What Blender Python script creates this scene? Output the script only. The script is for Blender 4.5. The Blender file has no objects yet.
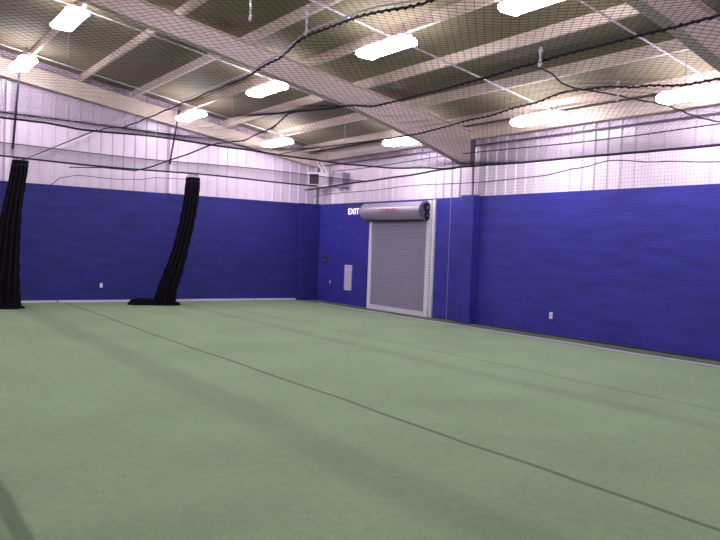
import bpy, math, random
from mathutils import Vector, Matrix
random.seed(7)
C = bpy.context.scene.collection
PI = math.pi

# ---------------------------------------------------------------- materials
def lin(c):
    return tuple(((v/255)/12.92 if v/255 <= .04045 else ((v/255+.055)/1.055)**2.4) for v in c)+(1,)

def mat(name, rgb, rough=.6, metal=0, noise=0, nscale=8, bump=0, bscale=60, emit=None, estr=0, spec=.5, stretch=None, alpha=None):
    m = bpy.data.materials.new(name); m.use_nodes = True
    nt = m.node_tree; b = nt.nodes['Principled BSDF']
    col = lin(rgb)
    b.inputs['Base Color'].default_value = col
    b.inputs['Roughness'].default_value = rough
    b.inputs['Metallic'].default_value = metal
    b.inputs['Specular IOR Level'].default_value = spec
    tc = nt.nodes.new('ShaderNodeTexCoord')
    src = tc.outputs['Object']
    if stretch:
        mp = nt.nodes.new('ShaderNodeMapping'); mp.inputs['Scale'].default_value = stretch
        nt.links.new(src, mp.inputs['Vector']); src = mp.outputs['Vector']
    if noise:
        n = nt.nodes.new('ShaderNodeTexNoise'); n.inputs['Scale'].default_value = nscale; n.inputs['Detail'].default_value = 5
        nt.links.new(src, n.inputs['Vector'])
        r = nt.nodes.new('ShaderNodeMapRange')
        r.inputs['From Min'].default_value = .3; r.inputs['From Max'].default_value = .7
        r.inputs['To Min'].default_value = 1-noise; r.inputs['To Max'].default_value = 1+noise
        nt.links.new(n.outputs['Fac'], r.inputs['Value'])
        mx = nt.nodes.new('ShaderNodeMix'); mx.data_type = 'RGBA'; mx.blend_type = 'MULTIPLY'
        mx.inputs['Factor'].default_value = 1; mx.inputs['A'].default_value = col
        nt.links.new(r.outputs['Result'], mx.inputs['B'])
        nt.links.new(mx.outputs['Result'], b.inputs['Base Color'])
    if bump:
        n2 = nt.nodes.new('ShaderNodeTexNoise'); n2.inputs['Scale'].default_value = bscale
        nt.links.new(src, n2.inputs['Vector'])
        bp = nt.nodes.new('ShaderNodeBump'); bp.inputs['Strength'].default_value = bump; bp.inputs['Distance'].default_value = .02
        nt.links.new(n2.outputs['Fac'], bp.inputs['Height']); nt.links.new(bp.outputs['Normal'], b.inputs['Normal'])
    if emit:
        b.inputs['Emission Color'].default_value = lin(emit); b.inputs['Emission Strength'].default_value = estr
    if alpha is not None:
        b.inputs['Alpha'].default_value = alpha
    return m

M = dict(
    paneldim=mat('far_wall_panel_dimmed', (222, 204, 222), .26, noise=.04, nscale=2, spec=.6),  # white panel copy with the far wall's dimmer light in its colour
    blueshade=mat('blue_paint_far_shaded', (42, 43, 120), .58, noise=.2, nscale=1.1, bump=.25, bscale=9, stretch=(1, 1, 5), spec=.3),  # same blue as the right wall, darkened for the far wall's shade
    louvre=mat('louvre_paint', (128, 92, 112), .5),
    shadesteel=mat('column_shade_and_rail', (120, 104, 128), .6),  # column web colour carries its painted shade; the wall rail shares it
    blue=mat('blue_paint_lit', (54, 54, 152), .55, noise=.2, nscale=1.1, bump=.25, bscale=9, stretch=(1, 1, 5), spec=.35),  # lit copy of the blue, brightened for the light on the right wall
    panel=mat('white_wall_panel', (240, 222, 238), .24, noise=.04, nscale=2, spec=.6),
    deck=mat('roof_insulation', (142, 131, 106), .75, noise=.16, nscale=1.4, bump=.3, bscale=6, stretch=(1, .25, 1)),
    purlin=mat('purlin_paint', (240, 220, 206), .5, noise=.08, nscale=2.5),
    rafter=mat('rafter_paint', (242, 220, 218), .5, noise=.05, nscale=2),
    darksteel=mat('dark_steel', (56, 46, 66), .5),
    net=mat('net_twine', (46, 36, 56), .9, spec=.1),
    rope=mat('edge_rope', (46, 36, 54), .85, spec=.2),
    lightrope=mat('pale_rope', (196, 186, 206), .6),
    cloth=mat('bundled_net', (17, 14, 22), .95, noise=.5, nscale=30, bump=.9, bscale=50, spec=.1, stretch=(1, 1, .25)),
    white=mat('white_enamel', (236, 230, 240), .4),
    steel=mat('galvanised_steel', (176, 172, 184), .34, metal=.75, noise=.06, nscale=6),
    hood=mat('hood_steel', (186, 176, 194), .32, metal=.3),
    slat=mat('slat_steel', (168, 160, 182), .5, metal=.1),
    black=mat('black_iron', (20, 18, 22), .5),
    red=mat('red_lettering', (176, 50, 74), .6),
    grey=mat('grey_plastic', (70, 70, 92), .6),
    plate=mat('white_plate', (214, 204, 226), .5),
    lens=mat('lamp_lens', (250, 248, 255), .5, emit=(246, 240, 255), estr=36),
    sign=mat('sign_letters', (250, 236, 250), .5, emit=(255, 225, 245), estr=1.2),
    signred=mat('sign_red', (220, 60, 110), .5, emit=(225, 50, 100), estr=.8),
    acrylic=mat('sign_panel', (80, 84, 176), .2),
)

# turf: one material with roll seams, soft darker bands and grain
def turf():
    m = bpy.data.materials.new('green_turf'); m.use_nodes = True
    nt = m.node_tree; N = nt.nodes; L = nt.links; b = N['Principled BSDF']
    b.inputs['Roughness'].default_value = .95; b.inputs['Specular IOR Level'].default_value = .15
    tc = N.new('ShaderNodeTexCoord'); sx = N.new('ShaderNodeSeparateXYZ'); L.new(tc.outputs['Object'], sx.inputs[0])
    wob = N.new('ShaderNodeTexNoise'); wob.inputs['Scale'].default_value = .35; L.new(tc.outputs['Object'], wob.inputs['Vector'])
    def math_(op, a, bb=None):
        n = N.new('ShaderNodeMath'); n.operation = op
        for i, v in enumerate((a, bb)):
            if v is None: continue
            if isinstance(v, (int, float)): n.inputs[i].default_value = v
            else: L.new(v, n.inputs[i])
        return n.outputs[0]
    w = math_('MULTIPLY', math_('SUBTRACT', wob.outputs['Fac'], .5), .22)
    xx = math_('ADD', sx.outputs['X'], w)
    fac = None
    def line(x0, width, depth, soft):
        nonlocal fac
        d = math_('ABSOLUTE', math_('SUBTRACT', xx, x0))
        r = N.new('ShaderNodeMapRange'); r.interpolation_type = 'SMOOTHSTEP'
        r.inputs['From Min'].default_value = width; r.inputs['From Max'].default_value = width+soft
        r.inputs['To Min'].default_value = 1-depth; r.inputs['To Max'].default_value = 1
        L.new(d, r.inputs['Value'])
        fac = r.outputs[0] if fac is None else math_('MULTIPLY', fac, r.outputs[0])
    line(-7.66, .012, .5, .03); line(-4.0, .008, .33, .03); line(-11.42, .03, .45, .05); line(-15, .012, .5, .03)
    line(-11.62, .1, .18, .1)
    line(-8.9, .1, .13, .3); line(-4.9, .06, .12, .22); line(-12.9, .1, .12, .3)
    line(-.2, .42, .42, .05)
    n1 = N.new('ShaderNodeTexNoise'); n1.inputs['Scale'].default_value = 60; n1.inputs['Detail'].default_value = 6; L.new(tc.outputs['Object'], n1.inputs['Vector'])
    n2 = N.new('ShaderNodeTexNoise'); n2.inputs['Scale'].default_value = .8; n2.inputs['Detail'].default_value = 4; L.new(tc.outputs['Object'], n2.inputs['Vector'])
    g = math_('ADD', math_('MULTIPLY', n1.outputs['Fac'], .55), math_('MULTIPLY', n2.outputs['Fac'], .34))
    n3 = N.new('ShaderNodeTexNoise'); n3.inputs['Scale'].default_value = 11; n3.inputs['Detail'].default_value = 3; L.new(tc.outputs['Object'], n3.inputs['Vector'])
    g = math_('ADD', g, math_('MULTIPLY', n3.outputs['Fac'], .30))
    g = math_('ADD', g, .41)
    fac = math_('MULTIPLY', fac, g)
    mx = N.new('ShaderNodeMix'); mx.data_type = 'RGBA'; mx.blend_type = 'MULTIPLY'; mx.inputs['Factor'].default_value = 1
    mx.inputs['A'].default_value = lin((130, 150, 119)); L.new(fac, mx.inputs['B']); L.new(mx.outputs['Result'], b.inputs['Base Color'])
    bp = N.new('ShaderNodeBump'); bp.inputs['Strength'].default_value = .5; bp.inputs['Distance'].default_value = .01
    L.new(n1.outputs['Fac'], bp.inputs['Height']); L.new(bp.outputs['Normal'], b.inputs['Normal'])
    return m
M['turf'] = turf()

# ---------------------------------------------------------------- mesh helpers
class MB:
    def __init__(s): s.v = []; s.f = []
    def quad(s, *p):
        n = len(s.v); s.v += [tuple(q) for q in p]; s.f.append(tuple(range(n, n+len(p))))
    def box(s, x0, x1, y0, y1, z0, z1):
        n = len(s.v)
        s.v += [(x0,y0,z0),(x1,y0,z0),(x1,y1,z0),(x0,y1,z0),(x0,y0,z1),(x1,y0,z1),(x1,y1,z1),(x0,y1,z1)]
        s.f += [tuple(n+i for i in q) for q in ((0,3,2,1),(4,5,6,7),(0,1,5,4),(1,2,6,5),(2,3,7,6),(3,0,4,7))]
    def prism(s, poly, axis, a, b):
        """poly in the two other axes (cyclic order), extruded along axis from a to b"""
        def P(u, w, t): return {'x': (t, u, w), 'y': (u, t, w), 'z': (u, w, t)}[axis]
        n = len(s.v); k = len(poly)
        s.v += [P(u, w, a) for u, w in poly]+[P(u, w, b) for u, w in poly]
        s.f += [tuple(range(n, n+k))[::-1], tuple(range(n+k, n+2*k))]
        s.f += [(n+i, n+(i+1) % k, n+k+(i+1) % k, n+k+i) for i in range(k)]
    def tube(s, pts, r, sides=6, cap=True):
        pts = [Vector(p) for p in pts]; n0 = len(s.v); k = len(pts)
        up = None
        for i, p in enumerate(pts):
            d = (pts[min(i+1, k-1)]-pts[max(i-1, 0)]).normalized()
            if up is None: up = Vector((0,0,1)) if abs(d.z) < .9 else Vector((1,0,0))
            a = d.cross(up).normalized(); b2 = a.cross(d)
            rr = r[i] if isinstance(r, (list, tuple)) else r
            for j in range(sides):
                t = 2*PI*j/sides
                s.v.append(tuple(p+a*(math.cos(t)*rr)+b2*(math.sin(t)*rr)))
        for i in range(k-1):
            for j in range(sides):
                q = n0+i*sides
                s.f.append((q+j, q+(j+1) % sides, q+sides+(j+1) % sides, q+sides+j))
        if cap:
            s.f.append(tuple(range(n0, n0+sides))[::-1]); s.f.append(tuple(range(n0+(k-1)*sides, n0+k*sides)))
    def obj(s, name, m, parent=None, smooth=False, label=None, cat=None, group=None, kind=None, loc=None, bevel=0):
        me = bpy.data.meshes.new(name); me.from_pydata(s.v, [], s.f); me.materials.append(m); me.update()
        if smooth:
            me.polygons.foreach_set('use_smooth', [True]*len(me.polygons))
        o = bpy.data.objects.new(name, me); C.objects.link(o)
        if loc: o.location = loc
        if parent: o.parent = parent
        if bevel:
            bv = o.modifiers.new('bevel', 'BEVEL'); bv.width = bevel; bv.segments = 2; bv.limit_method = 'ANGLE'
        tag(o, label, cat, group, kind)
        return o

def tag(o, label=None, cat=None, group=None, kind=None):
    for k, v in (('label', label), ('category', cat), ('group', group), ('kind', kind)):
        if v: o[k] = v
    return o
def thing(name, label, cat, loc=(0, 0, 0), group=None, kind=None, rotz=0):
    o = bpy.data.objects.new(name, None); o.empty_display_size = .2; C.objects.link(o)
    o.location = loc; o.rotation_euler = (0, 0, rotz)
    return tag(o, label, cat, group, kind)
def bx(*a):
    m = MB(); m.box(*a); return m
def text_obj(name, body, size, m, parent, mw, extr=.004, sx=1):
    cu = bpy.data.curves.new(name, 'FONT'); cu.body = body; cu.size = size; cu.extrude = extr
    cu.align_x = 'CENTER'; cu.align_y = 'CENTER'; cu.materials.append(m)
    tmp = bpy.data.objects.new(name+'_tmp', cu); C.objects.link(tmp)
    dg = bpy.context.evaluated_depsgraph_get()
    me = bpy.data.meshes.new_from_object(tmp.evaluated_get(dg))
    bpy.data.objects.remove(tmp); bpy.data.curves.remove(cu)
    me.transform(mw @ Matrix.Diagonal((sx, 1, 1, 1)))
    if not me.materials: me.materials.append(m)
    o = bpy.data.objects.new(name, me); C.objects.link(o); o.parent = parent
    return o

# ---------------------------------------------------------------- room shell
XL, YF = -18.6, -27.0          # far left wall and wall behind the camera
BH = 3.05                      # height of the blue paint
RS = .165                      # roof slope, rising to the left
def zpur(x): return 4.55-RS*x  # underside of the purlins
def zdeck(x): return 4.76-RS*x

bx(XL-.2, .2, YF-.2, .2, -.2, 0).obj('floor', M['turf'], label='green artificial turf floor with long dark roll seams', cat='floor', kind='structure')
m = MB(); m.prism([(XL-.3, zdeck(XL-.3)), (.3, zdeck(.3)), (.3, zdeck(.3)+.12), (XL-.3, zdeck(XL-.3)+.12)], 'y', YF-.3, .3)
m.obj('ceiling', M['deck'], label='sloping roof deck lined with dull olive beige insulation', cat='ceiling', kind='structure')

def ribbed(mb, a, b, z0, ztop, place, pitch=.305, depth=.035):
    """vertical panel with trapezoid ribs between a and b; place(u, d) gives x,y"""
    prof = []
    u = a
    while u < b:
        for du, d in ((0, 0), (.2, 0), (.222, depth), (.262, depth), (.284, 0)):
            if u+du <= b: prof.append((u+du, d))
        # small mid swage
        u += pitch
    prof.append((b, 0))
    n = len(mb.v)
    for u, d in prof:
        x, y = place(u, d)
        mb.v += [(x, y, z0), (x, y, ztop(x))]
    for i in range(len(prof)-1):
        q = n+2*i; mb.f.append((q, q+2, q+3, q+1))
m = MB(); ribbed(m, XL, 0, 0, lambda x: zdeck(x)+.05, lambda u, d: (u, .06-d)); 
m.obj('wall_back_upper', M['paneldim'], label='white ribbed metal panelling above the blue far left wall', cat='wall', kind='structure')
m = MB(); ribbed(m, YF, 0, 0, lambda x: zdeck(0)+.05, lambda u, d: (.06-d, u))
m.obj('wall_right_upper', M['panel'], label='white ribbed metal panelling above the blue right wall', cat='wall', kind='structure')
bx(XL, .0, 0, .03, 0, BH).obj('wall_back', M['blueshade'], label='blue painted lower wall behind the two bundled nets', cat='wall', kind='structure')
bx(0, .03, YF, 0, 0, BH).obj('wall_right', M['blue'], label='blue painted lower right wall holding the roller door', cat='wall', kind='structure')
bx(XL-.1, XL, YF, 0, 0, zdeck(XL)).obj('wall_left', M['panel'], label='plain pale wall on the left outside the view', cat='wall', kind='structure')
m = MB(); m.prism([(XL, 0), (0, 0), (0, zdeck(0)), (XL, zdeck(XL))], 'y', YF-.1, YF)
m.obj('wall_front', M['panel'], label='plain pale wall behind the viewer', cat='wall', kind='structure')
# blue boxed column half way along the right wall, blue boxed corner
m = bx(-.2, 0, -7.42, -6.98, 0, BH+.02); m.obj('trim_1', M['blue'], label='blue boxed column casing standing out from the right wall', cat='column casing', kind='structure', bevel=.01)
m = bx(-.7, 0, -.2, 0, 0, BH); m.obj('trim_2', M['blueshade'], label='blue boxed casing in the far corner of the room', cat='column casing', kind='structure', bevel=.01)
m = MB()
x = XL
while x < -.6:
    w = random.uniform(2.4, 3.4); m.box(x, min(x+w-.03, -.55), -.03, 0, 0, .055); x += w
m.obj('baseboard_back', M['plate'], label='thin pale strip along the foot of the far left wall', cat='baseboard', kind='structure')
bx(-.012, 0, YF, -5.82, 0, .03).obj('baseboard_right', M['darksteel'], label='thin dark strip along the foot of the right wall', cat='baseboard', kind='structure')

# purlins, Z sections running front to back
nth = ['first', 'second', 'third', 'fourth', 'fifth', 'sixth', 'seventh', 'eighth', 'ninth', 'tenth', 'eleventh', 'twelfth', 'thirteenth', 'fourteenth']
k = 0
for i in range(13):
    x = -.58-1.36*i
    if x < XL+.2: break
    m = MB(); t = .012
    zb, zt = zpur(x), zdeck(x)
    m.prism([(x-.07, zb-.0), (x+.0, zb-.0), (x+.0, zt-.012), (x+.07, zt-.012), (x+.07, zt), (x-t, zt), (x-t, zb+t), (x-.07, zb+t)], 'y', YF, -.02)
    m.obj('roof_purlin', M['purlin'], label=f'pale steel roof purlin, {nth[i]} from the right wall', cat='purlin', group='roof purlins')
# eave strut
m = MB(); m.prism([(-.16, 4.40), (0.02, 4.40), (0.02, 4.42), (-.14, 4.42), (-.14, 4.70), (-.16, 4.70)], 'y', YF, -.02)
m.obj('eave_strut', M['purlin'], label='long pale steel strut where the roof meets the right wall', cat='beam')
bx(-.05, .03, YF, -.05, 4.25, 4.275).obj('wall_girt', M['shadesteel'], label='thin dark rail along the white panelling high on the right wall', cat='rail')

# rafters: tapered I section across the room
def rafter(y, name, label, bottom, wt=.012, fw=.2, col=True):
    r = thing(name, label, 'roof beam', (0, y, 0))
    xs = [p[0] for p in bottom]
    web = MB(); web.prism([(x, z) for x, z in bottom]+[(x, zpur(x)) for x, z in reversed(bottom)], 'y', -wt/2, wt/2)
    web.obj('web', M['rafter'], r)
    fl = MB()
    for (x0, z0), (x1, z1) in zip(bottom[:-1], bottom[1:]):
        fl.prism([(x0, z0), (x1, z1), (x1, z1-.018), (x0, z0-.018)], 'y', -fw/2, fw/2)
    fl.obj('bottom_flange', M['rafter'], r)
    fl = MB(); fl.prism([(xs[0], zpur(xs[0])-.02), (xs[-1], zpur(xs[-1])-.02), (xs[-1], zpur(xs[-1])-.002), (xs[0], zpur(xs[0])-.002)], 'y', -fw/2, fw/2)
    fl.obj('top_flange', M['rafter'], r)
    return r
prof = [(-18.4, 7.0), (-13, 6.36), (-9.07, 5.70), (-6.2, 5.17), (-3.6, 4.67), (-1.8, 4.22), (-.42, 3.80), (-.172, 3.76)]
rafter(-7.2, 'steel_rafter', 'large tapered steel rafter crossing the roof down to the boxed column', prof)
rafter(-14.6, 'steel_rafter', 'steel rafter crossing the top right corner behind the netting', prof)
m = MB(); m.prism([(-18.4, 7.02), (-.1, 4.22), (-.1, 4.56), (-18.4, 7.56)], 'y', -.17, -.03)
m.obj('end_rafter', M['purlin'], label='cream sloping rafter along the top of the far white wall', cat='roof beam')
# steel columns rising out of the casings on the right wall
for y, lab in ((-7.2, 'steel column above the blue boxed casing carrying the rafter'), (-14.6, 'steel column on the right wall beyond the right edge'), ):
    r = thing('steel_column', lab, 'column', (0, y, 0))
    z0 = BH+.02 if y > -8 else 0
    mm = MB(); mm.prism([(-.17, z0), (-.012, z0), (-.012, 4.39), (-.165, 4.39), (-.165, 3.73), (-.19, 3.73)], 'y', -.006, .006); mm.obj('web', M['shadesteel'], r)
    mm = MB(); mm.prism([(-.19, z0), (-.17, z0), (-.2, 3.74), (-.22, 3.74)], 'y', -.12, .12); mm.obj('flange', M['panel'], r)
for x, lab in ((-9.1, 'slim pale post on the white wall above the left bundled net'), (-4.9, 'slim pale post on the white wall left of the tailing bundled net'), (-13.1, 'slim pale post on the far wall beyond the left edge')):
    bx(x-.05, x+.05, -.1, -.0, BH, 4.14-.152*x).obj('wall_post', M['panel'], label=lab, cat='post', bevel=.01)
for x, lab in ((-8.98, 'dark diagonal brace rod from the wall up to the leftmost lamp'), (-4.95, 'dark diagonal brace rod rising to the lamp above the right bundled net')):
    m = MB(); m.tube([(x, -.11, 3.86), (x+.04, -.62, zpur(x)-.06)], .028, 8); m.obj('brace_rod', M['darksteel'], smooth=True, label=lab, cat='brace')

# ---------------------------------------------------------------- lamps with conduits
def make_lamp():
    t = thing('ceiling_lamp', '-', 'ceiling lamp', (0, 0, 0), 'ceiling lamps')
    h = MB(); h.prism([(-.10, .10), (.10, .10), (.13, .03), (-.13, .03)], 'y', -.57, .57); h.obj('housing', M['white'], t, bevel=.008)
    l = MB(); l.prism([(-.13, .03), (.13, .03), (.19, .0), (.205, -.05), (.14, -.085), (-.14, -.085), (-.205, -.05), (-.19, 0)], 'y', -.56, .56); l.obj('lens', M['lens'], t)
    for s in (-1, 1):
        e = MB(); e.prism([(-.14, .045), (.14, .045), (.20, .005), (.215, -.055), (.145, -.095), (-.145, -.095), (-.215, -.055), (-.20, .005)], 'y', s*.56, s*.58) ; e.obj('end_cap', M['lens'], t)
    for s in (-1, 1):
        w = MB(); w.tube([(0, s*.45, .1), (0, s*.45, .30)], .007, 6); w.obj('hanger', M['steel'], t)
    return t
proto = make_lamp()
used = [False]
def place_lamp(x, y, z, label, grp='ceiling lamps'):
    if not used[0]:
        r = proto; used[0] = True
    else:
        r = proto.copy(); C.objects.link(r)
        for ch in proto.children:
            c = ch.copy(); C.objects.link(c); c.parent = r
    r.location = (x, y, z); r['label'] = label; r['group'] = grp
    return r
def zl(x): return 4.27-RS*x
LV = [(-9.0, -1.35, 'glowing ceiling lamp above the left bundled net, beside the far white wall'),
      (-4.88, -1.42, 'glowing ceiling lamp above the right bundled net by the far wall'),
      (-2.3, -1.45, 'glowing ceiling lamp nearest the far corner heater'),
      (-9.0, -5.8, 'glowing ceiling lamp at the top left, large and bright'),
      (-4.92, -5.84, 'glowing ceiling lamp just behind the large tapered rafter'),
      (-1.0, -5.65, 'glowing ceiling lamp almost above the roller door'),
      (-4.97, -10.2, 'large glowing ceiling lamp behind netting at the top middle'),
      (-1.0, -10.04, 'large glowing ceiling lamp right of the boxed column, near the right wall'),
      (-4.9, -13.5, 'glowing ceiling lamp cut by the top edge behind coarse netting'),
      (-1.0, -13.35, 'glowing ceiling lamp cut by the right edge, high above the blue wall')]
for a, b_, lab in LV: place_lamp(a, b_, zl(a), lab)
for a, b_ in ((-9, -10.1), (-9, -13.4), (-13, -1.4), (-13, -5.8), (-13, -10.1), (-13, -13.4), (-1, -18.3), (-5, -18.3), (-9, -18.3), (-13, -18.3), (-16.8, -5.8), (-16.8, -13.4), (-5, -23), (-12, -23)):  # unseen copies of the fixture, added to light the floor
    place_lamp(a, b_, zl(a), 'unseen ceiling lamp added for light outside the edges of the view', 'unseen lamps added for light')
for y, x0, lab in ((-1.42, -16, 'thin white conduit joining the lamps nearest the far wall'), (-5.8, -16, 'thin white conduit joining the lamps of the second row'),
               (-10.1, -16, 'thin white conduit joining the lamps of the third row'), (-13.5, -16, 'thin white conduit joining the lamps of the front row')):
    m = MB(); m.tube([(x0, y+.02, zpur(x0)-.03), (-.3, y+.02, zpur(-.3)-.03)], .016, 8)
    m.obj('conduit', M['white'], smooth=True, label=lab, cat='conduit')

# ---------------------------------------------------------------- netting
ZN = 3.55
def interp(tab, t):
    if t <= tab[0][0]: return tab[0][1]
    for (a, va), (b, vb) in zip(tab[:-1], tab[1:]):
        if t <= b:
            w = (t-a)/(b-a); w = w*w*(3-2*w); return va+(vb-va)*w
    return tab[-1][1]
# measured height of the net along its cables
A = [(-19, 3.62), (-16.1, 3.50), (-15, 3.61), (-14.3, 3.63), (-13.7, 3.52), (-12.9, 3.46), (-9, 3.42), (-7.33, 3.52)]
B = [(-19, 3.6), (-15.9, 3.59), (-13.6, 3.53), (-12.6, 3.52), (-11.8, 3.62), (-10.3, 3.72), (-9.7, 3.55), (-8.6, 3.46), (-7.33, 3.48)]
Cc = [(-19, 3.5), (-15.9, 3.47), (-15.4, 3.53), (-14.9, 3.6), (-14.45, 3.63), (-13.8, 3.56), (-13, 3.5), (-11.6, 3.43), (-7.33, 3.5)]
E_ = [(-19, 3.6), (-13.6, 3.59), (-10, 3.62), (-8.15, 3.64), (-7.05, 3.65), (-5.4, 3.58), (-3.46, 3.53), (-.47, 3.44)]
D_ = [(-7.33, 3.5), (-6.4, 3.64), (-5.94, 3.52), (-5.1, 3.55), (-4.2, 3.57), (-3.4, 3.52), (-.75, 3.6)]
X7 = [(-16, 3.56), (-9.7, 3.56), (-9.05, 3.52), (-7.9, 3.55), (-6.2, 3.51), (-4.9, 3.47), (-3.9, 3.45), (-2.9, 3.47), (-1.2, 3.59), (-.75, 3.66)]
cols = [(-16, lambda y: 3.55), (-8.85, lambda y: interp(A, y)), (-6.8, lambda y: interp(B, y)), (-5.4, lambda y: interp(Cc, y)), (-.75, lambda y: interp(E_, y))]
def znet(x, y):
    for (a, fa), (b, fb) in zip(cols[:-1], cols[1:]):
        if a <= x <= b+1e-6:
            w = (x-a)/(b-a)
            z = fa(y)*(1-w)+fb(y)*w - .05*math.sin(PI*w)*(1+.5*math.sin(y*1.3+a))
            k = max(0, min(1, (y+8.8)/1.45))
            return z*(1-k)+interp(X7, x)*k
    return ZN
def diamond(mb, x0, x1, y0, y1, zf, pitch=.066, r=.0021, seg=.45):
    q = pitch*math.sqrt(2)
    for sgn in (1, -1):
        # lines y = sgn*x + c
        lo = min(y0-sgn*x0, y0-sgn*x1); hi = max(y1-sgn*x0, y1-sgn*x1)
        c = lo
        while c < hi:
            if sgn == 1: xa, xb = max(x0, y0-c), min(x1, y1-c)
            else: xa, xb = max(x0, c-y1), min(x1, c-y0)
            if xb-xa > .02:
                n = max(1, int((xb-xa)*1.414/seg))
                pts = [(xa+(xb-xa)*i/n, sgn*(xa+(xb-xa)*i/n)+c) for i in range(n+1)]
                mb.tube([(x, y, zf(x, y)) for x, y in pts], r, 3, cap=False)
            c += q
def yrope(x, y0, y1, zf, r=.014, n=60, drop=0):
    m = MB(); m.tube([(x+.012*math.sin(i*1.7), y0+(y1-y0)*i/n, zf(x, y0+(y1-y0)*i/n)-drop) for i in range(n+1)], r, 6); return m
def xrope(y, x0, x1, zf, r=.014, n=60, drop=0):
    m = MB(); m.tube([(x0+(x1-x0)*i/n, y+.012*math.sin(i*2.1), zf(x0+(x1-x0)*i/n, y)-drop) for i in range(n+1)], r, 6); return m
def whip(pts, r=.009):   # lacing: little loops of twine along a rope
    m = MB()
    for p, q in zip(pts[:-1], pts[1:]):
        p = Vector(p); q = Vector(q); mid = (p+q)/2; mid.z -= .022
        m.tube([p, mid, q], r, 4)
    return m
def lace_y(x, y0, y1, zf, step=.1):
    n = int((y1-y0)/step); return whip([(x, y0+i*step, zf(x, y0+i*step)+.01) for i in range(n)])

YE = -19.0
def bay(x0, x1, label, ropes, tw=.0019):
    t = thing('ceiling_net', label, 'netting', (0, 0, 0), 'ceiling nets')
    m = MB(); diamond(m, x0, x1, YE, -7.33, znet, r=tw); m.obj('mesh', M['net'], t)
    for rx, rr, lc in ropes:
        yrope(rx, YE, -7.33, znet, rr).obj('edge_rope', M['rope'], t, smooth=True)
        if lc: lace_y(rx, YE, lc, znet).obj('lacing', M['rope'], t)
    xrope(-7.33, x0, x1, znet, .018).obj('edge_rope', M['rope'], t, smooth=True)
    return t
bay(-16, -8.85, 'black overhead netting in front of the top left lamps', [(-8.85, .008, -12.4)], .0017)
bay(-8.85, -6.8, 'narrow bay of black overhead netting left of the top middle lamp', [(-6.8, .011, -9.5)])
bay(-6.8, -5.4, 'narrow bay of black overhead netting in the top middle, with a dotted laced edge', [(-5.4, .009, -9.5)])
bay(-5.4, -.75, 'wide bay of black overhead netting along the right wall', [(-.77, .024, False)])
# strip of net along the far wall
ZB = lambda x, y: 3.54+.02*math.sin(x*1.1)-.03*math.sin((y+1.2)/2.7*PI)
t = thing('ceiling_net', 'strip of black overhead netting close to the far wall', 'netting', (0, 0, 0), 'ceiling nets')
m = MB(); diamond(m, -16, -.75, -3.9, -1.2, ZB, r=.0012); m.obj('mesh', M['net'], t)
xrope(-1.2, -16, -.75, ZB, .024).obj('edge_rope', M['rope'], t, smooth=True)
xrope(-3.9, -16, -.75, ZB, .009).obj('edge_rope', M['rope'], t, smooth=True)
# rope and netting along the right wall, hung square down to the floor
t = thing('side_net', 'sheer black netting hung to the floor in front of the right wall and roller door', 'netting')
m = MB(); p = .066
zt = lambda y: interp(E_, y)
y = -17.5
while y < -2.6:
    n = 6
    m.tube([(-.72+.03*math.sin(y*.9)*(1-i/n), y, .03+(zt(y)-.03)*i/n) for i in range(n+1)], .0014, 3, cap=False); y += p
z = .05
while z < 3.55:
    m.tube([(-.72+.03*math.sin((-17.5+i*.5)*.9)*(1-z/3.6), -17.5+14.9*i/30, z) for i in range(31)], .0014, 3, cap=False); z += p
m.obj('mesh', M['net'], t)
m = MB(); m.tube([(-.72+.025*math.sin(i*.55)-.03*(i/60.), -17.5+16*i/60, .016) for i in range(61)], .014, 6)
m.obj('bottom_rope', M['lightrope'], t, smooth=True, label='white weighted rope lying on the turf')
m = MB(); m.tube([(-.75, -7.33+6.86*i/30, zt(-7.33+6.86*i/30)) for i in range(31)], .024, 6)
m.obj('top_rope', M['rope'], t, smooth=True)
m = MB(); m.tube([(-.5, -6.95, .03+3.5*i/20) for i in range(21)], .005, 6)
m.obj('hanging_rope', M['lightrope'], smooth=True, label='thin pale rope hanging down the blue wall right of the roller door', cat='rope')
G = [(-19, 3.3), (-13.7, 3.32), (-12.6, 3.40), (-11.58, 3.5), (-10.9, 3.41), (-9.9, 3.31), (-8.2, 3.28), (-5.8, 3.32), (-3.8, 3.27), (-2.3, 3.27), (-1, 3.22)]
m = MB(); m.tube([(-.75, -17.5+16.5*i/80, interp(G, -17.5+16.5*i/80)) for i in range(81)], .010, 6)
m.obj('slack_rope', M['rope'], smooth=True, label='thin wavy dark rope strung along the white panelling of the right wall', cat='rope')
m = MB(); m.tube([(-.4, -17.5+16*i/40, 4.0+.03*math.sin(i*.3)) for i in range(41)], .013, 6)
m.obj('support_cable', M['darksteel'], smooth=True, label='dark taut cable above the net edge on the right wall', cat='cable')
# slack rope along far wall
W = [(-10, 2.98), (-8.6, 2.95), (-8.2, 3.0), (-7.9, 3.22), (-7.5, 3.3), (-6.6, 3.28), (-6.0, 3.32), (-5.4, 3.42), (-4.6, 3.44)]
m = MB(); m.tube([(-8.9+4.3*i/50, -.6, interp(W, -8.9+4.3*i/50)) for i in range(51)], .009, 6)
m.obj('slack_rope', M['rope'], smooth=True, label='thin wavy dark rope between the two bundled nets', cat='rope')
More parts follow.
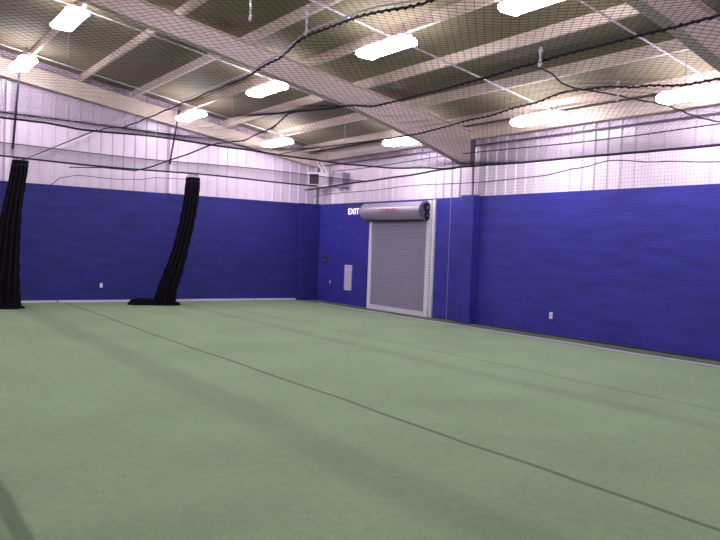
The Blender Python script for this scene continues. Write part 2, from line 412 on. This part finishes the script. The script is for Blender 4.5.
# cables that carry the bundled nets out from the far wall
m = MB(); m.tube([(-8.85, -7.33+6.9*i/20, 3.55) for i in range(21)], .010, 6)
m.obj('support_cable', M['rope'], smooth=True, label='cable running out from the left bundled net toward the viewer', cat='cable')
m = MB(); m.tube([(-6.8, -7.36, znet(-6.8, -7.33)), (-6.8, -6.2, 3.44), (-6.8, -5.1, 3.40), (-6.8, -4, 3.34), (-6.8, -2.9, 3.33), (-7.3, -2.0, 3.42), (-7.9, -1.3, 3.42)], .014, 6)
m.obj('support_cable', M['rope'], smooth=True, label='dark sagging cable crossing the far wall left of the right bundled net', cat='cable')
D3 = lambda x, y: interp(D_, x)
m = xrope(-14.9, -6.75, -.8, D3, .009); m.obj('support_cable', M['darksteel'], smooth=True, label='dark cable with clips crossing beneath the net at the top right', cat='cable')
# pale strap running out along the left cable
m = MB()
def strap(p, q, w):
    p, q = Vector(p), Vector(q); n = 8
    pts = [p.lerp(q, i/n) for i in range(n+1)]
    for a, b in zip(pts[:-1], pts[1:]):
        m.quad(a-Vector((0, 0, w/2)), b-Vector((0, 0, w/2)), b+Vector((0, 0, w/2)), a+Vector((0, 0, w/2)))
strap((-8.62, -.045, 3.64), (-6.0, -.045, 5.1), .13)
m.obj('wall_strap', M['paneldim'], label='pale flat diagonal strap bracing the far white wall', cat='brace')
m = MB(); m.tube([(-8.83, -16.2+5.0*i/40, interp(A, -16.2+5.0*i/40)+.05) for i in range(41)], .007, 6)
m.obj('support_cable', M['lightrope'], smooth=True, label='pale steel cable above the laced net edge at the top left', cat='cable')

# clips and chains
def clip(x, y, z, L, label):
    t = thing('cable_clip', label, 'clip', (x, y, z), 'cable clips')
    for cz in (0, L):
        m = MB()
        m.tube([(0, math.cos(a)*.016, cz+math.sin(a)*.03) for a in [2*PI*i/12 for i in range(13)]], .01, 5, cap=False)
        m.obj('ring', M['white'], t, smooth=True)
    m2 = MB(); m2.tube([(0, 0, .03), (0, 0, L-.03)], .011, 6); m2.obj('link', M['white'], t, smooth=True)
clip(-8.85, -14.28, 3.66, .22, 'shiny clip hanging on the laced net edge at the top left of centre')
clip(-8.85, -13.1, 3.52+.55, .2, 'shiny clip at the top edge left of the other top clip')
clip(-6.8, -15.24, 3.56, .12, 'small shiny clip on the thick laced net edge at the top right')
clip(-5.13, -14.9, 3.52, .16, 'small shiny clip on the dark cable right of the other top clips')
def wire(x, y, z0, label, r=.006):
    m = MB(); m.tube([(x, y, z0), (x, y, zdeck(x)-.01)], r, 6); m.obj('hanging_wire', M['lightrope'], smooth=True, label=label, cat='wire', group='hanging wires')
wire(-8.85, -13.1, 4.29, 'thin pale wire at the very top edge carrying a shiny clip')
wire(-8.64, -4.15, 5.4, 'thin pale wire hanging below the large top left lamp')
wire(-4.68, -3.55, 4.8, 'thin pale wire hanging right of the lamp above the right bundled net')
wire(-2.29, -4.95, 4.2, 'thin pale wire hanging between the heater and the tapered rafter')
wire(-2.36, -14.0, 4.2, 'thin pale wire hanging in front of the lamp at the right edge')
wire(-.35, -8.66, 4.1, 'thin pale wire hanging beside the right wall lamp')

# ---------------------------------------------------------------- bundled nets
def bundle(name, label, path, pile=None, seed=1):
    """path: list of (x, y, z, rx, ry) from top to floor; pleated loft"""
    rnd = random.Random(seed)
    t = thing(name, label, 'bundled net', (path[-1][0], path[-1][1], 0))
    ox, oy = path[-1][0], path[-1][1]
    K, n = 56, 60
    ph = [rnd.uniform(0, 6.28) for _ in range(4)]
    def at(u):
        u *= len(path)-1; i = min(int(u), len(path)-2); w = u-i
        def cr(j):
            g = lambda k: path[max(0, min(len(path)-1, k))][j]
            p0, p1, p2, p3 = g(i-1), g(i), g(i+1), g(i+2)
            return .5*((2*p1)+(-p0+p2)*w+(2*p0-5*p1+4*p2-p3)*w*w+(-p0+3*p1-3*p2+p3)*w**3)
        return [cr(j) for j in range(5)]
    m = MB()
    for i in range(n+1):
        x, y, z, rx, ry = at(i/n)
        for k in range(K):
            a = 2*PI*k/K
            f = 1+.16*math.sin(9*a+ph[0]+z*.7)+.10*math.sin(14*a+ph[1]-z*1.1)+.05*math.sin(4*a+ph[2]+z*2.2)
            f *= 1+.03*math.sin(z*17+ph[3])
            m.v.append((x-ox+math.cos(a)*rx*f, y-oy+math.sin(a)*ry*f, max(z, .012)))
    for i in range(n):
        for k in range(K):
            q = i*K; m.f.append((q+k, q+(k+1) % K, q+K+(k+1) % K, q+K+k))
    m.f.append(tuple(range(K))); m.f.append(tuple(range(n*K, n*K+K))[::-1])
    m.obj('bundle', M['cloth'], t, smooth=True)
    # gathered top tied to the cable
    x, y, z = path[0][0]-ox, path[0][1]-oy, path[0][2]
    m = MB()
    for a in range(7):
        dx = -.13+.26*a/6
        m.tube([(x+dx, y, z-.03), (x+dx*1.1, y-.02, z+.05), (x+dx*.8, y+.01, 3.52)], .011, 5)
    m.obj('hanging_ties', M['rope'], t, smooth=True)
    m = MB(); r0 = path[0][3]
    m.tube([(x+math.cos(a)*r0*1.16, y+math.sin(a)*path[0][4]*1.16, z-.12+.02*math.sin(3*a)) for a in [2*PI*i/24 for i in range(25)]], .012, 6, cap=False)
    m.obj('tie_rope', M['rope'], t, smooth=True)
    # loose twine hanging down the outside
    m = MB()
    for s in range(5):
        pts = []
        for i in range(14):
            u = i/13*(.5+.1*s)
            px, py, pz, rx, ry = at(u)
            a = 3.3+.5*s
            pts.append((px-ox+math.cos(a)*(rx*1.12+.02), py-oy+math.sin(a)*(ry*1.12+.02), pz))
        m.tube(pts, .006, 4)
    m.obj('loose_twine', M['rope'], t)
    if pile:
        m = MB(); K2 = 28
        n0 = 0
        for i, (px, py, rx_, h) in enumerate(pile):
            for k in range(K2):
                a = PI*k/(K2-1)
                f = 1+.14*math.sin(7*a+i*1.9)+.08*math.sin(13*a+i)
                m.v.append((px-ox, py-oy+math.cos(a)*rx_*f, .004+math.sin(a)*h*f))
        for i in range(len(pile)-1):
            for k in range(K2-1):
                q = i*K2; m.f.append((q+k, q+k+1, q+K2+k+1, q+K2+k))
            q = i*K2; m.f.append((q, q+K2, q+2*K2-1, q+K2-1))
        m.f.append(tuple(range(K2))); L0 = (len(pile)-1)*K2; m.f.append(tuple(range(L0, L0+K2))[::-1])
        m.obj('floor_pile', M['cloth'], t, smooth=True)
    return t
bundle('bundled_net', 'thick black bundled net hanging at the left edge', [(-9.0, -1.3, 3.48, .15, .12), (-9.07, -1.3, 2.9, .16, .14), (-9.17, -1.32, 2.2, .19, .17), (-9.22, -1.34, 1.5, .21, .19), (-9.27, -1.36, .8, .245, .22), (-9.3, -1.38, .3, .28, .24), (-9.3, -1.4, .0, .32, .27)],
       pile=[(-9.62, -1.5, .02, .02), (-9.5, -1.5, .16, .10), (-9.3, -1.52, .26, .15), (-9.1, -1.5, .24, .11), (-8.95, -1.5, .12, .06), (-8.86, -1.5, .02, .02)], seed=3)
bundle('bundled_net', 'black bundled net curving down to a tail trailing left on the turf', [(-4.72, -1.3, 3.44, .17, .12), (-4.76, -1.3, 2.9, .175, .14), (-4.86, -1.3, 2.2, .18, .16), (-5.02, -1.3, 1.5, .19, .17), (-5.2, -1.3, .85, .215, .18), (-5.33, -1.28, .4, .23, .2), (-5.38, -1.25, .0, .25, .22)],
       pile=[(-6.3, -1.0, .03, .03), (-6.2, -1.0, .13, .13), (-6.0, -1.02, .18, .15), (-5.7, -1.1, .2, .15), (-5.4, -1.2, .26, .2), (-5.2, -1.25, .24, .14), (-5.02, -1.25, .12, .07), (-4.95, -1.25, .02, .02)], seed=8)

# ---------------------------------------------------------------- roller door
d = thing('door_1', 'grey slatted roller door with white guides set in the blue right wall', 'door', (0, -4.3, 0), kind='structure')
Y0, Y1 = -5.64, -3.19         # curtain edges (near, far)
oy = 4.3
m = MB(); z = .12
prof2 = []
while z < 2.6:
    prof2 += [(-.062, z), (-.088, z+.014), (-.088, z+.05), (-.062, z+.064)]; z += .066
poly = prof2+[(-.04, z), (-.04, .12)]
n = len(m.v)
for i in range(len(prof2)-1):
    (xa, za), (xb, zb) = prof2[i], prof2[i+1]
    m.quad((xa, Y0+oy, za), (xa, Y1+oy, za), (xb, Y1+oy, zb), (xb, Y0+oy, zb))
m.obj('curtain', M['slat'], d)
bx(-.1, -.03, Y0+oy, Y1+oy, .0, .125).obj('bottom_bar', M['white'], d, bevel=.006)
bx(-.12, -.001, Y0-.12+oy, Y0+.02+oy, 0, 3.0).obj('guide', M['white'], d, bevel=.008)
bx(-.12, -.001, Y1-.02+oy, Y1+.10+oy, 0, 2.6).obj('guide', M['white'], d, bevel=.008)
bx(-.06, -.001, -5.86+oy, -5.77+oy, 0, 3.02).obj('jamb_trim', M['white'], d, bevel=.006)
# half round hood
R_ = .235; cz = 2.74; cx = -.2
arc = [(cx+math.cos(a)*R_*1.0, cz+math.sin(a)*R_) for a in [PI*.5+PI*1.0*i/20 for i in range(21)]]
poly = [(-.001, cz+R_)]+arc+[(-.001, cz-R_)]
poly = [(min(x, -.001), z) for x, z in poly]
m = MB(); m.prism(poly, 'y', -5.66+oy, -3.06+oy)
h = m.obj('hood', M['hood'], d, bevel=.004)
m = MB(); m.prism([(x*1.03, cz+(z-cz)*1.04) for x, z in poly], 'y', -5.70+oy, -5.655+oy)
m.obj('end_bracket', M['steel'], d)
m = MB(); m.prism([(x*1.02, cz+(z-cz)*1.02) for x, z in poly], 'y', -3.06+oy, -3.04+oy)
m.obj('end_bracket', M['steel'], d)
def sprocket(x, z, r):
    m = MB(); T = 20
    pts = []
    for i in range(T*2):
        a = PI*i/T; rr = r if i % 2 else r*.86
        pts.append((x+math.cos(a)*rr, z+math.sin(a)*rr))
    m.prism(pts, 'y', -5.74+oy, -5.70+oy)
    o = m.obj('sprocket', M['black'], d)
    m = MB(); m.prism([(x+math.cos(a)*r*.22, z+math.sin(a)*r*.22) for a in [2*PI*i/12 for i in range(12)]], 'y', -5.77+oy, -5.74+oy)
    m.obj('hub', M['steel'], o)
sprocket(-.20, 2.81, .13); sprocket(-.20, 2.60, .10)
m = MB(); m.tube([(-.31, -5.72+oy, 2.8), (-.285, -5.72+oy, 2.6), (-.28, -5.72+oy, 1.0), (-.24, -5.72+oy, .98), (-.22, -5.72+oy, 2.6)], .006, 5)
m.obj('hand_chain', M['steel'], d)
m = MB(); m.prism([(-.20, 2.47), (-.1, 2.47), (-.1, 2.51), (-.20, 2.51)], 'y', -5.66+oy, -3.08+oy); m.obj('hood_baffle', M['black'], d)
# red lettering on the front of the hood, facing the room
mw = Matrix.Translation((cx-R_*.985-.006, -4.42+oy, cz+.0)) @ Matrix(((0, 0, -1, 0), (-1, 0, 0, 0), (0, 1, 0, 0), (0, 0, 0, 1)))
text_obj('lettering', 'CORNELL', .17, M['red'], d, mw, .002, 1.15)
bx(-.04, 0, -2.72, -2.65, 1.15, 1.23).obj('door_switch', M['grey'], label='tiny grey switch box left of the roller door', cat='switch', bevel=.01)

# ---------------------------------------------------------------- things on the walls
t = thing('wall_sign', 'small lit sign on a translucent plate left of the roller door hood', 'sign', (0, -2.12, 2.83))
bx(-.02, -.001, -.34, .34, -.18, .15).obj('panel', M['acrylic'], t, bevel=.004)
bx(-.05, -.001, -.34, .34, .15, .2).obj('housing', M['grey'], t, bevel=.006)
mw = Matrix.Translation((-.026, .0, -.05)) @ Matrix(((0, 0, -1, 0), (-1, 0, 0, 0), (0, 1, 0, 0), (0, 0, 0, 1)))
text_obj('lettering', 'EXIT', .25, M['sign'], t, mw, .006, 1.15)
m = MB(); m.prism([(-.33, .02), (-.345, -.05), (-.33, -.12), (-.30, -.12), (-.30, .02)], 'x', -.026, -.02); m.obj('arrow', M['signred'], t)

t = thing('wall_plate', 'tall blank white plate on the blue wall left of the roller door', 'wall plate', (0, -1.94, .81))
bx(-.03, -.001, -.19, .19, -.38, .38).obj('panel', M['plate'], t, bevel=.006)
m = MB()
for s in (-1, 1):
    m.prism([(math.cos(a)*.012, s*.34+math.sin(a)*.012) for a in [2*PI*i/10 for i in range(10)]], 'x', -.034, -.03)
m.obj('screws', M['steel'], t)
t = thing('thermostat', 'dark grey box on the blue wall near the far corner', 'thermostat', (0, -.6, 1.36))
bx(-.06, 0, -.13, .13, -.12, .1).obj('housing', M['grey'], t, bevel=.015)
bx(-.068, -.058, -.08, .08, -.02, .06).obj('cover', M['black'], t)
def outlet(loc, rot, label, sc=1):
    t = thing('wall_outlet', label, 'outlet', loc, rotz=rot)
    bx(-.04*sc, .04*sc, -.014, -.001, -.065*sc, .065*sc).obj('plate', M['white'], t, bevel=.004)
    for s in (-1, 1):
        bx(-.018*sc, .018*sc, -.017, -.013, s*.028*sc-.016, s*.028*sc+.016).obj('socket', M['plate'], t, bevel=.002)
outlet((-6.71, 0, .45), 0, 'white outlet low on the far blue wall between the bundled nets', .9)
outlet((0, -9.72, .43), -PI/2, 'white outlet low on the blue right wall, right of the boxed column', 1.1)
outlet((0, -.92, .62), -PI/2, 'tiny outlet below the grey box near the far corner', .7)

# ---------------------------------------------------------------- unit heater in the corner
t = thing('unit_heater', 'white unit heater with dark louvres hung in the far corner', 'heater', (-.77, -.66, 3.56), rotz=-.52)
bx(0, .64, 0, .28, 0, .43).obj('casing', M['white'], t, bevel=.012)
bx(.05, .33, -.012, .01, .06, .37).obj('louvre_frame', M['black'], t)
for i in range(5):
    m = MB(); z = .075+i*.058
    m.prism([(-.03, z), (-.025, z-.006), (.0, z+.022), (-.005, z+.028)], 'x', .055, .325)
    m.obj('louvre', M['louvre'], t)
for i in (0, 1):
    m = MB(); m.tube([(.46+i*.13, .14, .43), (.44+i*.13, .14, .50), (.30+i*.12, .14, .70), (.28+i*.12, .14, .85)], .03, 10)
    m.obj('flue_pipe', M['white'], t, smooth=True)
for sx in (.06, .58):
    m = MB(); m.tube([(sx, .14, .43), (sx, .14, zpur(sx*.87-.73)-3.57+.02)], .009, 6); m.obj('hanger_rod', M['steel'], t)
t = thing('air_duct', 'grey metal box duct on the white panelling right of the corner heater', 'duct', (0, -1.5, 3.74))
bx(-.22, 0, -.28, .28, -.19, .19).obj('casing', M['slat'], t, bevel=.01)
for s_ in (-.3, .27):
    bx(-.24, 0, s_, s_+.03, -.21, .21).obj('flange', M['slat'], t)
m = MB(); m.tube([(-.45, -7.05+5.5*i/20, 4.40) for i in range(21)], .022, 8)
m.obj('gas_pipe', M['plate'], smooth=True, label='long thin pale pipe beneath the roof edge, from the heater along the right wall', cat='pipe')

# ---------------------------------------------------------------- camera
cam = bpy.data.cameras.new('camera'); co = bpy.data.objects.new('camera', cam); C.objects.link(co)
Rm = ((0.8214644241125786, -0.013249426195364171, -0.5701058258103341), (-0.5690508079274511, 0.04601791543397534, -0.8210137206260482), (0.03711304237737279, 0.9988527439841195, 0.03026248371978478))
mw = Matrix([list(Rm[0])+[-12.22463511], list(Rm[1])+[-20.13820527], list(Rm[2])+[1.71666299], [0, 0, 0, 1]])
co.matrix_world = mw
cam.sensor_width = 36; cam.lens = 731.488*36/720; cam.clip_end = 200; cam.clip_start = .05
bpy.context.scene.camera = co

w = bpy.data.worlds.new('world'); bpy.context.scene.world = w; w.use_nodes = True
w.node_tree.nodes['Background'].inputs['Color'].default_value = (.6, .58, .7, 1); w.node_tree.nodes['Background'].inputs['Strength'].default_value = .2
sc = bpy.context.scene
sc.view_settings.view_transform = 'Standard'; sc.view_settings.look = 'None'; sc.view_settings.exposure = .1
sc.cycles.max_bounces = 6; sc.cycles.diffuse_bounces = 4; sc.cycles.use_denoising = True
sc.cycles.caustics_reflective = False; sc.cycles.sample_clamp_indirect = 4
